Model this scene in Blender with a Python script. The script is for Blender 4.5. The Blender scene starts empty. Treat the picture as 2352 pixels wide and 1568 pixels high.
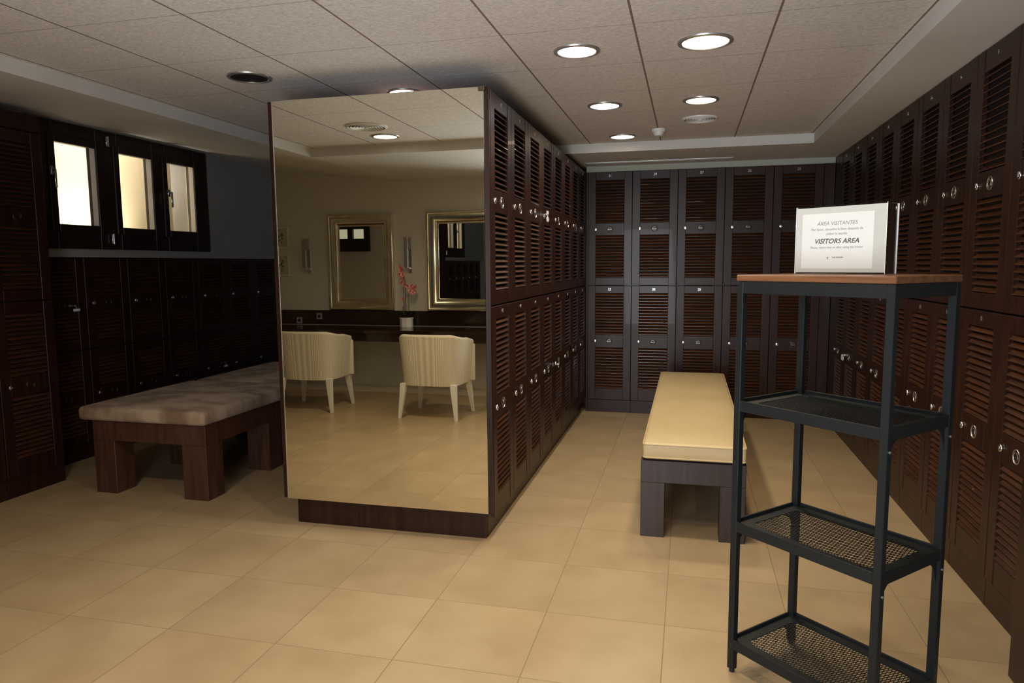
import bpy, bmesh, math, random
from mathutils import Vector, Matrix
random.seed(7)
PI = math.pi
SC = bpy.context.scene
COL = SC.collection

# ------------------------------------------------------------------ camera
cam_d = bpy.data.cameras.new('camera')
cam = bpy.data.objects.new('camera', cam_d)
COL.objects.link(cam)
cr = Vector((0.9703395, 0.2416384, -0.0072179))
cu = Vector((-0.0193528, 0.1074067, 0.9940268))
cf = Vector((-0.2409703, 0.9644038, -0.1088973))
M = Matrix((cr, cu, -cf)).transposed().to_4x4()
M.translation = Vector((0, 0, 1.4))
cam.matrix_world = M
cam_d.sensor_width = 36
cam_d.lens = 24.879
cam_d.clip_start = 0.05
SC.camera = cam
SC.view_settings.view_transform = 'Standard'
SC.view_settings.look = 'None'
SC.view_settings.gamma = 1
SC.view_settings.exposure = -0.17
SC.cycles.use_denoising = True
SC.cycles.max_bounces = 10
SC.cycles.diffuse_bounces = 5
SC.cycles.glossy_bounces = 6
SC.cycles.transparent_max_bounces = 12
SC.cycles.sample_clamp_indirect = 4.0
SC.cycles.caustics_reflective = True
SC.cycles.caustics_refractive = False

world = bpy.data.worlds.new('world')
SC.world = world
world.use_nodes = True
world.node_tree.nodes['Background'].inputs[0].default_value = (0.75, 0.85, 1.0, 1)
world.node_tree.nodes['Background'].inputs[1].default_value = 1.0

CEIL, SOF = 2.353, 2.282
LAMPW = 7.0      # watts of one lit downlight

def area_light(name, loc, direction, sx, sy, power, color, shape='RECTANGLE', spread=PI):
    d = bpy.data.lights.new(name, 'AREA')
    d.shape = shape
    d.size = sx
    if shape == 'RECTANGLE':
        d.size_y = sy
    d.energy = power
    d.color = color
    d.spread = spread
    o = bpy.data.objects.new(name, d)
    COL.objects.link(o)
    o.location = loc
    o.rotation_euler = Vector(direction).to_track_quat('-Z', 'Y').to_euler()
    return o

# cool fill lamp at an added doorway behind the camera; daylight falling in the light wells outside the windows
area_light('cool_fill_behind_camera', (-0.75, -0.72, 1.15), (0.20, 1, 0.34), 0.95, 1.9, 66, (0.90, 0.95, 1.0), spread=math.radians(130))
area_light('daylight_well', (-4.86, 5.05, 1.34), (-0.05, 0, 1), 0.9, 0.3, 22, (1.0, 0.93, 0.80), spread=math.radians(95))

# ------------------------------------------------------------------ materials
def mat(name, col, rough=0.5, metal=0.0, coat=0.0, spec=0.5, emit=None, estr=0, trans=0):
    m = bpy.data.materials.new(name)
    m.use_nodes = True
    b = m.node_tree.nodes['Principled BSDF']
    b.inputs['Base Color'].default_value = (*col, 1)
    b.inputs['Roughness'].default_value = rough
    b.inputs['Metallic'].default_value = metal
    b.inputs['Coat Weight'].default_value = coat
    b.inputs['Specular IOR Level'].default_value = spec
    b.inputs['Transmission Weight'].default_value = trans
    if emit:
        b.inputs['Emission Color'].default_value = (*emit, 1)
        b.inputs['Emission Strength'].default_value = estr
    return m

def N(m, t, **kw):
    n = m.node_tree.nodes.new(t)
    for k, v in kw.items():
        setattr(n, k, v)
    return n

def noisy(m, c1, c2, scale=(1, 1, 1), nscale=5.0, detail=4.0, bump=0.0, bdist=0.01, lo=0.35, hi=0.65, coord='Object', rough=None):
    """mottle the base colour between c1 and c2 with stretched noise, and optionally bump"""
    nt = m.node_tree
    b = nt.nodes['Principled BSDF']
    tc = N(m, 'ShaderNodeTexCoord')
    mp = N(m, 'ShaderNodeMapping')
    mp.inputs['Scale'].default_value = scale
    no = N(m, 'ShaderNodeTexNoise')
    no.inputs['Scale'].default_value = nscale
    no.inputs['Detail'].default_value = detail
    ra = N(m, 'ShaderNodeValToRGB')
    ra.color_ramp.elements[0].position = lo
    ra.color_ramp.elements[0].color = (*c1, 1)
    ra.color_ramp.elements[1].position = hi
    ra.color_ramp.elements[1].color = (*c2, 1)
    nt.links.new(tc.outputs[coord], mp.inputs[0])
    nt.links.new(mp.outputs[0], no.inputs[0])
    nt.links.new(no.outputs[0], ra.inputs[0])
    nt.links.new(ra.outputs[0], b.inputs['Base Color'])
    if bump:
        bu = N(m, 'ShaderNodeBump')
        bu.inputs['Strength'].default_value = bump
        bu.inputs['Distance'].default_value = bdist
        nt.links.new(no.outputs[0], bu.inputs['Height'])
        nt.links.new(bu.outputs[0], b.inputs['Normal'])
    return m

WOOD = noisy(mat('mahogany_wood', (0.03, 0.01, 0.006), 0.36, coat=0.04, spec=0.3),
             (0.017, 0.006, 0.004), (0.034, 0.0112, 0.0065), scale=(30, 30, 1.6), nscale=1.6, detail=6, bump=0.03, bdist=0.002)
SLAT = noisy(mat('louvre_wood', (0.08, 0.025, 0.01), 0.27, coat=0.4),
             (0.038, 0.013, 0.005), (0.084, 0.029, 0.011), scale=(2.0, 30, 12), nscale=2.0, detail=5)
BENCHWOOD = noisy(mat('bench_wood', (0.05, 0.02, 0.012), 0.42),
                  (0.05, 0.019, 0.011), (0.085, 0.034, 0.019), scale=(24, 24, 2.0), nscale=1.6, detail=6)
BENCHDARK = noisy(mat('dark_bench_wood', (0.03, 0.015, 0.013), 0.4),
                  (0.020, 0.011, 0.010), (0.038, 0.020, 0.018), scale=(24, 24, 2.0), nscale=1.6, detail=6)
GAPSHADE = mat('locker_gap_shade', (0.008, 0.004, 0.003), 0.8)
CHROME = mat('chrome', (0.75, 0.74, 0.72), 0.22, 1.0)
STEEL = mat('brushed_steel', (0.7, 0.7, 0.7), 0.35, 0.9)
BLACKHOLE = mat('black_plastic', (0.01, 0.01, 0.01), 0.5)
WHITEP = mat('white_plastic', (0.75, 0.75, 0.73), 0.4)
PAINT = noisy(mat('soffit_paint', (0.62, 0.6, 0.57), 0.8), (0.60, 0.585, 0.56), (0.66, 0.64, 0.615), nscale=2.0)
WALLGREY = noisy(mat('grey_wall_paint', (0.3, 0.3, 0.31), 0.75), (0.27, 0.262, 0.255), (0.30, 0.292, 0.285), nscale=2.5)
TAUPE = noisy(mat('taupe_wallpaper', (0.5, 0.46, 0.40), 0.75), (0.62, 0.575, 0.50), (0.68, 0.635, 0.56),
              scale=(60, 60, 60), nscale=2.0, bump=0.05, bdist=0.002)
GREENISH = mat('pale_green_paint', (0.42, 0.45, 0.38), 0.8)
MIRROR = mat('mirror_glass', (0.88, 0.86, 0.74), 0.0, 1.0)
MIRROR2 = mat('small_mirror_glass', (0.85, 0.86, 0.84), 0.0, 1.0)
SHELFMETAL = noisy(mat('black_powder_coated_steel', (0.006, 0.008, 0.010), 0.5, spec=0.35),
                   (0.006, 0.008, 0.010), (0.010, 0.013, 0.015), nscale=300, bump=0.1, bdist=0.001)
TOPWOOD = noisy(mat('brown_wood_top', (0.30, 0.13, 0.055), 0.4), (0.12, 0.05, 0.022), (0.20, 0.09, 0.04), scale=(2, 40, 40), nscale=1.5)
CREAM = noisy(mat('cream_vinyl', (0.82, 0.68, 0.42), 0.42, spec=0.4), (0.50, 0.38, 0.20), (0.55, 0.42, 0.235), nscale=3)
VELVET = noisy(mat('taupe_velvet', (0.35, 0.26, 0.2), 0.95), (0.20, 0.125, 0.07), (0.42, 0.305, 0.215), scale=(1.4, 2.0, 1),
               nscale=3.6, detail=8, lo=0.40, hi=0.60, bump=0.05, bdist=0.006)
VELVET.node_tree.nodes['Principled BSDF'].inputs['Sheen Weight'].default_value = 0.1
LEGWHITE = mat('white_lacquer', (0.80, 0.76, 0.68), 0.35)
PAPER = mat('white_paper', (0.80, 0.80, 0.80), 0.6)
INK = mat('dark_ink', (0.04, 0.04, 0.04), 0.7)
PALEINK = mat('pale_ink', (0.30, 0.30, 0.30), 0.7)
FRAMEDARK = noisy(mat('dark_window_frame', (0.014, 0.006, 0.004), 0.45), (0.010, 0.005, 0.004), (0.018, 0.008, 0.005), scale=(20, 20, 2))
WELL = mat('cream_well_render', (0.85, 0.74, 0.52), 0.9)
GOLD = noisy(mat('champagne_gilt', (0.7, 0.62, 0.44), 0.22, 1.0), (0.80, 0.72, 0.54), (0.92, 0.87, 0.72), scale=(1, 1, 1), nscale=8)
POTW = mat('white_ceramic', (0.85, 0.82, 0.78), 0.3)
GREEN = mat('orchid_leaf', (0.03, 0.07, 0.025), 0.5)
STEMG = mat('orchid_stem', (0.10, 0.05, 0.035), 0.6)
PINK = noisy(mat('pink_petal', (0.8, 0.2, 0.22), 0.6), (0.72, 0.12, 0.15), (0.95, 0.50, 0.48), nscale=30)
REDC = mat('red_flower_centre', (0.4, 0.02, 0.04), 0.6)
COUNTER = noisy(mat('dark_counter', (0.02, 0.009, 0.006), 0.2, coat=0.3), (0.015, 0.007, 0.005), (0.03, 0.012, 0.008), scale=(1.5, 30, 30))

# glass that lets light pass
def glassy(name, tint=(1, 1, 1), refl=0.1):
    m = bpy.data.materials.new(name)
    m.use_nodes = True
    nt = m.node_tree
    nt.nodes.remove(nt.nodes['Principled BSDF'])
    out = nt.nodes['Material Output']
    tr = N(m, 'ShaderNodeBsdfTransparent')
    tr.inputs[0].default_value = (*tint, 1)
    gl = N(m, 'ShaderNodeBsdfGlossy')
    gl.inputs['Roughness'].default_value = 0.02
    lw = N(m, 'ShaderNodeLayerWeight')
    pw = N(m, 'ShaderNodeMath', operation='POWER')
    nt.links.new(lw.outputs['Facing'], pw.inputs[0])
    pw.inputs[1].default_value = 4.0
    fr = N(m, 'ShaderNodeMath', operation='MULTIPLY_ADD')
    nt.links.new(pw.outputs[0], fr.inputs[0])
    fr.inputs[1].default_value = 0.7
    fr.inputs[2].default_value = 0.035
    mx = N(m, 'ShaderNodeMixShader')
    nt.links.new(fr.outputs[0], mx.inputs[0])
    nt.links.new(tr.outputs[0], mx.inputs[1])
    nt.links.new(gl.outputs[0], mx.inputs[2])
    nt.links.new(mx.outputs[0], out.inputs[0])
    return m
GLASS = glassy('clear_glass')
ACRYL = glassy('clear_acrylic', (0.93, 0.94, 0.94))

# floor tiles
def tile_floor():
    m = mat('porcelain_tiles', (0.6, 0.45, 0.26), 0.33, spec=0.45)
    nt = m.node_tree
    b = nt.nodes['Principled BSDF']
    tc = N(m, 'ShaderNodeTexCoord')
    sp = N(m, 'ShaderNodeSeparateXYZ')
    nt.links.new(tc.outputs['Object'], sp.inputs[0])
    def math_(op, a, bb=None, c=None):
        n = N(m, 'ShaderNodeMath', operation=op)
        for i, v in enumerate((a, bb, c)):
            if v is None:
                continue
            if isinstance(v, (int, float)):
                n.inputs[i].default_value = v
            else:
                nt.links.new(v, n.inputs[i])
        return n.outputs[0]
    P = 0.468
    fx = math_('DIVIDE', math_('ADD', sp.outputs[0], 0.534 + 20 * P), P)
    fy = math_('DIVIDE', math_('ADD', sp.outputs[1], -2.21 + 20 * P), P)
    ix, iy = math_('FLOOR', fx), math_('FLOOR', fy)
    dx = math_('MINIMUM', math_('FRACT', fx), math_('SUBTRACT', 1.0, math_('FRACT', fx)))
    dy = math_('MINIMUM', math_('FRACT', fy), math_('SUBTRACT', 1.0, math_('FRACT', fy)))
    gx = math_('LESS_THAN', dx, 0.0042)
    gy = math_('LESS_THAN', dy, 0.0030)
    g = math_('MAXIMUM', gx, gy)
    cb = N(m, 'ShaderNodeCombineXYZ')
    nt.links.new(ix, cb.inputs[0]); nt.links.new(iy, cb.inputs[1])
    wn = N(m, 'ShaderNodeTexWhiteNoise')
    nt.links.new(cb.outputs[0], wn.inputs[0])
    # cloud: offset each tile
    ad = N(m, 'ShaderNodeVectorMath', operation='MULTIPLY_ADD')
    nt.links.new(wn.outputs['Color'], ad.inputs[0])
    ad.inputs[1].default_value = (7, 7, 7)
    nt.links.new(tc.outputs['Object'], ad.inputs[2])
    no = N(m, 'ShaderNodeTexNoise')
    no.inputs['Scale'].default_value = 4.0
    no.inputs['Detail'].default_value = 5
    nt.links.new(ad.outputs[0], no.inputs[0])
    ra = N(m, 'ShaderNodeValToRGB')
    ra.color_ramp.elements[0].position = 0.3
    ra.color_ramp.elements[0].color = (0.40, 0.285, 0.160, 1)
    ra.color_ramp.elements[1].position = 0.7
    ra.color_ramp.elements[1].color = (0.475, 0.35, 0.206, 1)
    nt.links.new(no.outputs[0], ra.inputs[0])
    hs = N(m, 'ShaderNodeHueSaturation')
    nt.links.new(ra.outputs[0], hs.inputs['Color'])
    nt.links.new(math_('MULTIPLY_ADD', wn.outputs['Value'], 0.09, 0.955), hs.inputs['Value'])
    mx = N(m, 'ShaderNodeMix', data_type='RGBA')
    nt.links.new(g, mx.inputs[0])
    nt.links.new(hs.outputs[0], mx.inputs[6])
    mx.inputs[7].default_value = (0.27, 0.19, 0.115, 1)
    nt.links.new(mx.outputs[2], b.inputs['Base Color'])
    nt.links.new(math_('MULTIPLY_ADD', g, 0.4, 0.33), b.inputs['Roughness'])
    bu = N(m, 'ShaderNodeBump')
    bu.inputs['Strength'].default_value = 0.4
    bu.inputs['Distance'].default_value = 0.001
    nt.links.new(math_('SUBTRACT', 1.0, g), bu.inputs['Height'])
    nt.links.new(bu.outputs[0], b.inputs['Normal'])
    return m

def ceiling_tiles():
    m = mat('mineral_fibre_tiles', (0.5, 0.48, 0.46), 0.95)
    nt = m.node_tree
    b = nt.nodes['Principled BSDF']
    tc = N(m, 'ShaderNodeTexCoord')
    sp = N(m, 'ShaderNodeSeparateXYZ')
    nt.links.new(tc.outputs['Object'], sp.inputs[0])
    def math_(op, a, bb=None, c=None):
        n = N(m, 'ShaderNodeMath', operation=op)
        for i, v in enumerate((a, bb, c)):
            if v is None:
                continue
            if isinstance(v, (int, float)):
                n.inputs[i].default_value = v
            else:
                nt.links.new(v, n.inputs[i])
        return n.outputs[0]
    wob = N(m, 'ShaderNodeTexNoise')
    wob.inputs['Scale'].default_value = 60
    nt.links.new(tc.outputs['Object'], wob.inputs[0])
    w = math_('MULTIPLY_ADD', wob.outputs[0], 0.006, -0.003)
    fx = math_('ADD', math_('DIVIDE', math_('ADD', sp.outputs[0], 0.235 + 20 * 0.5525), 0.5525), w)
    fy = math_('ADD', math_('DIVIDE', math_('ADD', sp.outputs[1], -2.43 + 20 * 0.56), 0.56), w)
    dx = math_('MINIMUM', math_('FRACT', fx), math_('SUBTRACT', 1.0, math_('FRACT', fx)))
    dy = math_('MINIMUM', math_('FRACT', fy), math_('SUBTRACT', 1.0, math_('FRACT', fy)))
    gx = math_('LESS_THAN', dx, 0.0085)
    gy = math_('MULTIPLY', math_('LESS_THAN', dy, 0.0045), 0.6)
    g = math_('MAXIMUM', gx, gy)
    no = N(m, 'ShaderNodeTexNoise')
    no.inputs['Scale'].default_value = 140
    no.inputs['Detail'].default_value = 6
    mp = N(m, 'ShaderNodeMapping')
    mp.inputs['Scale'].default_value = (0.5, 1.2, 1)
    nt.links.new(tc.outputs['Object'], mp.inputs[0])
    nt.links.new(mp.outputs[0], no.inputs[0])
    ra = N(m, 'ShaderNodeValToRGB')
    ra.color_ramp.elements[0].position = 0.3
    ra.color_ramp.elements[0].color = (0.52, 0.49, 0.47, 1)
    ra.color_ramp.elements[1].position = 0.7
    ra.color_ramp.elements[1].color = (0.78, 0.75, 0.72, 1)
    nt.links.new(no.outputs[0], ra.inputs[0])
    mx = N(m, 'ShaderNodeMix', data_type='RGBA')
    nt.links.new(g, mx.inputs[0])
    nt.links.new(ra.outputs[0], mx.inputs[6])
    mx.inputs[7].default_value = (0.20, 0.15, 0.12, 1)
    nt.links.new(mx.outputs[2], b.inputs['Base Color'])
    bu = N(m, 'ShaderNodeBump')
    bu.inputs['Strength'].default_value = 0.35
    bu.inputs['Distance'].default_value = 0.003
    nt.links.new(no.outputs[0], bu.inputs['Height'])
    nt.links.new(bu.outputs[0], b.inputs['Normal'])
    return m

def ribbed_fabric():
    m = mat('ribbed_cream_fabric', (0.72, 0.63, 0.47), 0.85)
    nt = m.node_tree
    b = nt.nodes['Principled BSDF']
    uv = N(m, 'ShaderNodeUVMap')
    wv = N(m, 'ShaderNodeTexWave', wave_type='BANDS', bands_direction='X')
    wv.inputs['Scale'].default_value = 24
    wv.inputs['Distortion'].default_value = 0.4
    nt.links.new(uv.outputs[0], wv.inputs[0])
    ra = N(m, 'ShaderNodeValToRGB')
    ra.color_ramp.elements[0].color = (0.60, 0.52, 0.39, 1)
    ra.color_ramp.elements[1].color = (0.78, 0.70, 0.55, 1)
    nt.links.new(wv.outputs[0], ra.inputs[0])
    nt.links.new(ra.outputs[0], b.inputs['Base Color'])
    bu = N(m, 'ShaderNodeBump')
    bu.inputs['Strength'].default_value = 0.4
    bu.inputs['Distance'].default_value = 0.004
    nt.links.new(wv.outputs[0], bu.inputs['Height'])
    nt.links.new(bu.outputs[0], b.inputs['Normal'])
    return m
FLOOR, CTILE, RIB = tile_floor(), ceiling_tiles(), ribbed_fabric()
CREAMFAB = mat('cream_piping', (0.74, 0.66, 0.50), 0.8)

# ------------------------------------------------------------------ mesh helpers
class MB:
    def __init__(s):
        s.bm = bmesh.new()
    def _merge(s, t, mtx=None):
        if mtx is not None:
            bmesh.ops.transform(t, matrix=mtx, verts=t.verts)
        me = bpy.data.meshes.new('tmp')
        t.to_mesh(me)
        t.free()
        s.bm.from_mesh(me)
        bpy.data.meshes.remove(me)
        return s
    def box(s, x0, x1, y0, y1, z0, z1, bev=0.0, mtx=None, seg=1):
        t = bmesh.new()
        bmesh.ops.create_cube(t, size=1)
        for v in t.verts:
            v.co = Vector((x0 + (v.co.x + .5) * (x1 - x0), y0 + (v.co.y + .5) * (y1 - y0), z0 + (v.co.z + .5) * (z1 - z0)))
        if bev:
            bmesh.ops.bevel(t, geom=list(t.edges), offset=bev, segments=seg, affect='EDGES', profile=0.5)
        return s._merge(t, mtx)
    def cyl(s, c, r, h, axis='Z', seg=24, r2=None, mtx=None):
        t = bmesh.new()
        bmesh.ops.create_cone(t, cap_ends=True, segments=seg, radius1=r, radius2=r if r2 is None else r2, depth=h)
        R = Matrix()
        if axis == 'Y':
            R = Matrix.Rotation(-PI / 2, 4, 'X')
        if axis == 'X':
            R = Matrix.Rotation(PI / 2, 4, 'Y')
        A = Matrix.Translation(Vector(c)) @ R
        return s._merge(t, A if mtx is None else mtx @ A)
    def lathe(s, prof, c=(0, 0, 0), axis='Z', seg=40, closed=True):
        """prof: list of (r, z)"""
        t = bmesh.new()
        rings = []
        for r, z in prof:
            rings.append([t.verts.new((r * math.cos(2 * PI * k / seg), r * math.sin(2 * PI * k / seg), z)) for k in range(seg)])
        n = len(prof)
        for i in range(n if closed else n - 1):
            a, b = rings[i], rings[(i + 1) % n]
            for k in range(seg):
                t.faces.new((a[k], a[(k + 1) % seg], b[(k + 1) % seg], b[k]))
        bmesh.ops.remove_doubles(t, verts=t.verts, dist=1e-6)
        bmesh.ops.recalc_face_normals(t, faces=t.faces)
        R = Matrix()
        if axis == 'Y':
            R = Matrix.Rotation(-PI / 2, 4, 'X')
        return s._merge(t, Matrix.Translation(Vector(c)) @ R)
    def tube(s, pts, r, seg=8, r_end=None):
        t = bmesh.new()
        pts = [Vector(p) for p in pts]
        rings = []
        for i, p in enumerate(pts):
            d = (pts[min(i + 1, len(pts) - 1)] - pts[max(i - 1, 0)]).normalized()
            a = d.orthogonal().normalized() if i == 0 else (rings_a - d * rings_a.dot(d)).normalized()
            rings_a = a
            b = d.cross(a)
            rr = r if r_end is None else r + (r_end - r) * i / (len(pts) - 1)
            rings.append([t.verts.new(p + (a * math.cos(2 * PI * k / seg) + b * math.sin(2 * PI * k / seg)) * rr) for k in range(seg)])
        for i in range(len(pts) - 1):
            for k in range(seg):
                t.faces.new((rings[i][k], rings[i][(k + 1) % seg], rings[i + 1][(k + 1) % seg], rings[i + 1][k]))
        t.faces.new(list(reversed(rings[0])))
        t.faces.new(rings[-1])
        return s._merge(t)
    def prism(s, poly, z0, z1, mtx=None):
        """poly in XY extruded in z"""
        t = bmesh.new()
        a = [t.verts.new((x, y, z0)) for x, y in poly]
        b = [t.verts.new((x, y, z1)) for x, y in poly]
        t.faces.new(list(reversed(a)))
        t.faces.new(b)
        n = len(poly)
        for i in range(n):
            t.faces.new((a[i], a[(i + 1) % n], b[(i + 1) % n], b[i]))
        bmesh.ops.recalc_face_normals(t, faces=t.faces)
        return s._merge(t, mtx)
    def mesh(s, name, smooth=False):
        me = bpy.data.meshes.new(name)
        s.bm.to_mesh(me)
        s.bm.free()
        if smooth:
            for p in me.polygons:
                p.use_smooth = True
            me.set_sharp_from_angle(angle=math.radians(smooth if smooth is not True else 40))
        return me
    def obj(s, name, m, parent=None, smooth=False, loc=None):
        me = s.mesh(name, smooth)
        me.materials.append(m)
        return link(name, me, parent, loc)

def link(name, me, parent=None, loc=None, rotz=0):
    o = bpy.data.objects.new(name, me)
    COL.objects.link(o)
    if parent:
        o.parent = parent
    if loc:
        o.location = loc
    o.rotation_euler = (0, 0, rotz)
    return o

def thing(name, label, cat, loc=(0, 0, 0), rotz=0, group=None):
    o = bpy.data.objects.new(name, None)
    COL.objects.link(o)
    o.empty_display_size = 0.1
    o.location = loc
    o.rotation_euler = (0, 0, rotz)
    return tag(o, label, cat, group)

def tag(o, label, cat, group=None):
    o['label'] = label
    o['category'] = cat
    if group:
        o['group'] = group
    return o

def struct(o):
    o['kind'] = 'structure'
    return o

def copy_tree(o, parent=None):
    c = o.copy()
    COL.objects.link(c)
    if parent:
        c.parent = parent
    for ch in list(o.children):
        copy_tree(ch, c)
    return c

def text_mesh(name, body, size, m, parent, mtx, extrude=0.0008, shear=0.0, bold=0.0):
    cu_ = bpy.data.curves.new('text', 'FONT')
    cu_.body = body
    cu_.size = size
    cu_.align_x = 'CENTER'
    cu_.align_y = 'CENTER'
    cu_.extrude = extrude
    cu_.shear = shear
    cu_.offset = bold
    cu_.resolution_u = 3
    t = bpy.data.objects.new('t', cu_)
    COL.objects.link(t)
    dg = bpy.context.evaluated_depsgraph_get()
    me = bpy.data.meshes.new_from_object(t.evaluated_get(dg))
    bpy.data.objects.remove(t)
    bpy.data.curves.remove(cu_)
    me.transform(mtx)
    me.name = name
    me.materials.clear()
    me.materials.append(m)
    return link(name, me, parent)

# ------------------------------------------------------------------ the room
XR, XL, YB, YF = 1.64, -5.6, -0.51, 7.05
struct(MB().box(XL - .1, XR + .1, YB - 1.3, YF + .1, -0.1, 0).obj('floor', FLOOR))
struct(MB().box(-3.03, 0.885, 1.27, 5.80, CEIL, 2.66).obj('ceiling', CTILE))
b = MB()
b.box(0.885, XR + .1, YB, YF, SOF, 2.66)
b.box(-3.03, 0.885, 5.80, YF, SOF, 2.66)
b.box(-3.03, 0.885, YB, 1.27, SOF, 2.66)
b.prism([(-3.03, SOF), (-3.03, 2.66), (XL, 2.66), (XL, 2.415), (-4.28, 2.415)], YB, YF,
        Matrix(((1, 0, 0, 0), (0, 0, 1, 0), (0, 1, 0, 0), (0, 0, 0, 1))))
struct(b.obj('trim_1', PAINT))

# back wall (vanity wall behind the camera) with an unseen doorway added for the cool fill
b = MB()
b.box(XL - .1, -1.25, YB - .12, YB, 0, 2.66)
b.box(-0.25, XR + .1, YB - .12, YB, 0, 2.66)
b.box(-1.25, -0.25, YB - .12, YB, 2.15, 2.66)
struct(b.obj('wall_back', TAUPE))
struct(MB().box(XR, XR + .1, YB, YF, 0, 2.66).obj('wall_right', WALLGREY))
struct(MB().box(XL - .1, XR + .1, YF, YF + .1, 0, 2.66).obj('wall_front', WALLGREY))
# band above the far lockers
struct(MB().box(-0.935, 1.19, 6.625, 6.70, 2.232, SOF).obj('trim_2', GREENISH))
# left side: wall slab above the low lockers with the window opening
b = MB()
b.box(-4.58, -4.28, 3.71, 4.02, 1.471, 2.5)
b.box(-4.58, -4.28, 5.60, YF, 1.471, 2.5)
b.box(-4.58, -4.28, 4.02, 5.60, 1.471, 1.62)
b.box(-4.58, -4.28, 4.02, 5.60, 2.33, 2.5)
b.box(-4.66, -4.58, 3.71, YF, 0, 1.62)
struct(b.obj('wall_left', WALLGREY))
struct(MB().box(XL - .1, XL, YB, 2.48, 0, 2.66).obj('wall_left.001', TAUPE))
b = MB()
b.box(XL, -3.98, 2.05, 2.47, 0, 1.60)
b.box(XL, -5.20, 2.05, 2.47, 1.60, 2.5)
b.box(-4.55, -3.98, 2.05, 2.47, 1.60, 2.5)
b.box(-5.20, -4.55, 2.05, 2.47, 2.02, 2.5)
struct(b.obj('wall_left.002', TAUPE))
# light well outside the left window
b = MB()
b.box(-5.15, -5.05, 3.6, 6.9, 1.3, 3.0)
b.box(-5.15, -4.66, 3.5, 3.6, 1.3, 3.0)
b.box(-5.15, -4.66, 6.8, 6.9, 1.3, 3.0)
b.box(-5.15, -4.655, 3.5, 6.9, 1.25, 1.3)
b.box(-5.15, -4.58, 3.5, 6.9, 3.0, 3.05)
b.box(-4.365, -4.345, 4.455, 4.60, 1.62, 2.33)
b.box(-4.365, -4.345, 5.02, 5.12, 1.62, 2.33)
b.box(-4.365, -4.345, 5.53, 5.60, 1.62, 2.33)
struct(b.obj('trim_3', WELL))

# baseboards on the vanity wall
struct(MB().box(XL, -1.33, YB, YB + .012, 0, 0.075, 0.002).obj('baseboard_back', mat('beige_skirting', (0.5, 0.44, 0.34), 0.5)))
# door frame trim of the added doorway
b = MB()
b.box(-1.32, -1.25, YB - .13, YB + .015, 0, 2.22, .003)
b.box(-0.25, -0.18, YB - .13, YB + .015, 0, 2.22, .003)
b.box(-1.25, -0.25, YB - .13, YB + .015, 2.15, 2.22, .003)
struct(b.obj('trim_4', FRAMEDARK))

# window in the left wall
def rect_frame(mb, y0, y1, z0, z1, w, x0, x1, bev=0.004):
    mb.box(x0, x1, y0, y0 + w, z0, z1, bev)
    mb.box(x0, x1, y1 - w, y1, z0, z1, bev)
    mb.box(x0, x1, y0 + w, y1 - w, z0, z0 + w, bev)
    mb.box(x0, x1, y0 + w, y1 - w, z1 - w, z1, bev)
b = MB()
panes = [(4.06, 4.43), (4.63, 4.995), (5.145, 5.50)]
Z0, Z1 = 1.69, 2.27
ys = [3.86] + [v for p in panes for v in p] + [5.67]
for i in range(0, 8, 2):
    b.box(-4.34, -4.255, ys[i], ys[i + 1], 1.53, 2.405, 0.004)
for p in panes:
    b.box(-4.34, -4.255, p[0], p[1], 1.53, Z0, 0.003)
    b.box(-4.34, -4.255, p[0], p[1], Z1, 2.405, 0.003)
win = struct(b.obj('window_1', FRAMEDARK))
for i, p in enumerate(panes):
    b = MB()
    rect_frame(b, p[0] - 0.045, p[1] + 0.045, Z0 - 0.045, Z1 + 0.045, 0.055, -4.258, -4.243)
    b.obj('sash', FRAMEDARK, win)
    MB().box(-4.31, -4.306, p[0] - .005, p[1] + .005, Z0 - .005, Z1 + .005).obj('pane', GLASS, win)
    b = MB()
    b.box(-4.306, -4.262, p[1] - .006, p[1] + .002, Z0, Z1)
    b.obj('glazing_bead', mat('pale_bead', (0.6, 0.55, 0.5), 0.4), win)
for y, z in ((4.03, 2.0), (5.155, 1.95)):
    b = MB()
    b.box(-4.245, -4.235, y - .012, y + .012, z + .03, z + .09, .003)
    b.cyl((-4.225, y, z + .06), 0.008, 0.03, 'X')
    b.box(-4.218, -4.205, y - .009, y + .009, z - .06, z + .07, .004)
    b.obj('window_handle', CHROME, win, smooth=True)
for y, z in ((4.53, 2.33), (4.53, 1.61)):
    b = MB()
    b.cyl((-4.235, y, z), 0.008, 0.075)
    b.box(-4.245, -4.238, y - .012, y + .012, z - .035, z + .035, .002)
    b.obj('hinge', CHROME, win, smooth=True)

# window of the alcove wall (seen only by reflection)
b = MB()
for x0, x1 in ((-5.30, -5.10), (-4.90, -4.82), (-4.64, -4.55)):
    b.box(x0, x1, 2.02, 2.10, 1.60, 2.02, .003)
for x0, x1 in ((-5.10, -4.90), (-4.82, -4.64)):
    b.box(x0, x1, 2.02, 2.10, 1.60, 1.785, .003)
    b.box(x0, x1, 2.02, 2.10, 1.925, 2.02, .003)
w2 = struct(b.obj('window_2', FRAMEDARK))
for x0, x1 in ((-5.10, -4.90), (-4.82, -4.64)):
    MB().box(x0, x1, 2.07, 2.08, 1.785, 1.925).obj('pane', mat('frosted_lit_pane', (0.8, 0.75, 0.6), 0.6, emit=(0.9, 0.85, 0.65), estr=0.55), w2)

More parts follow.
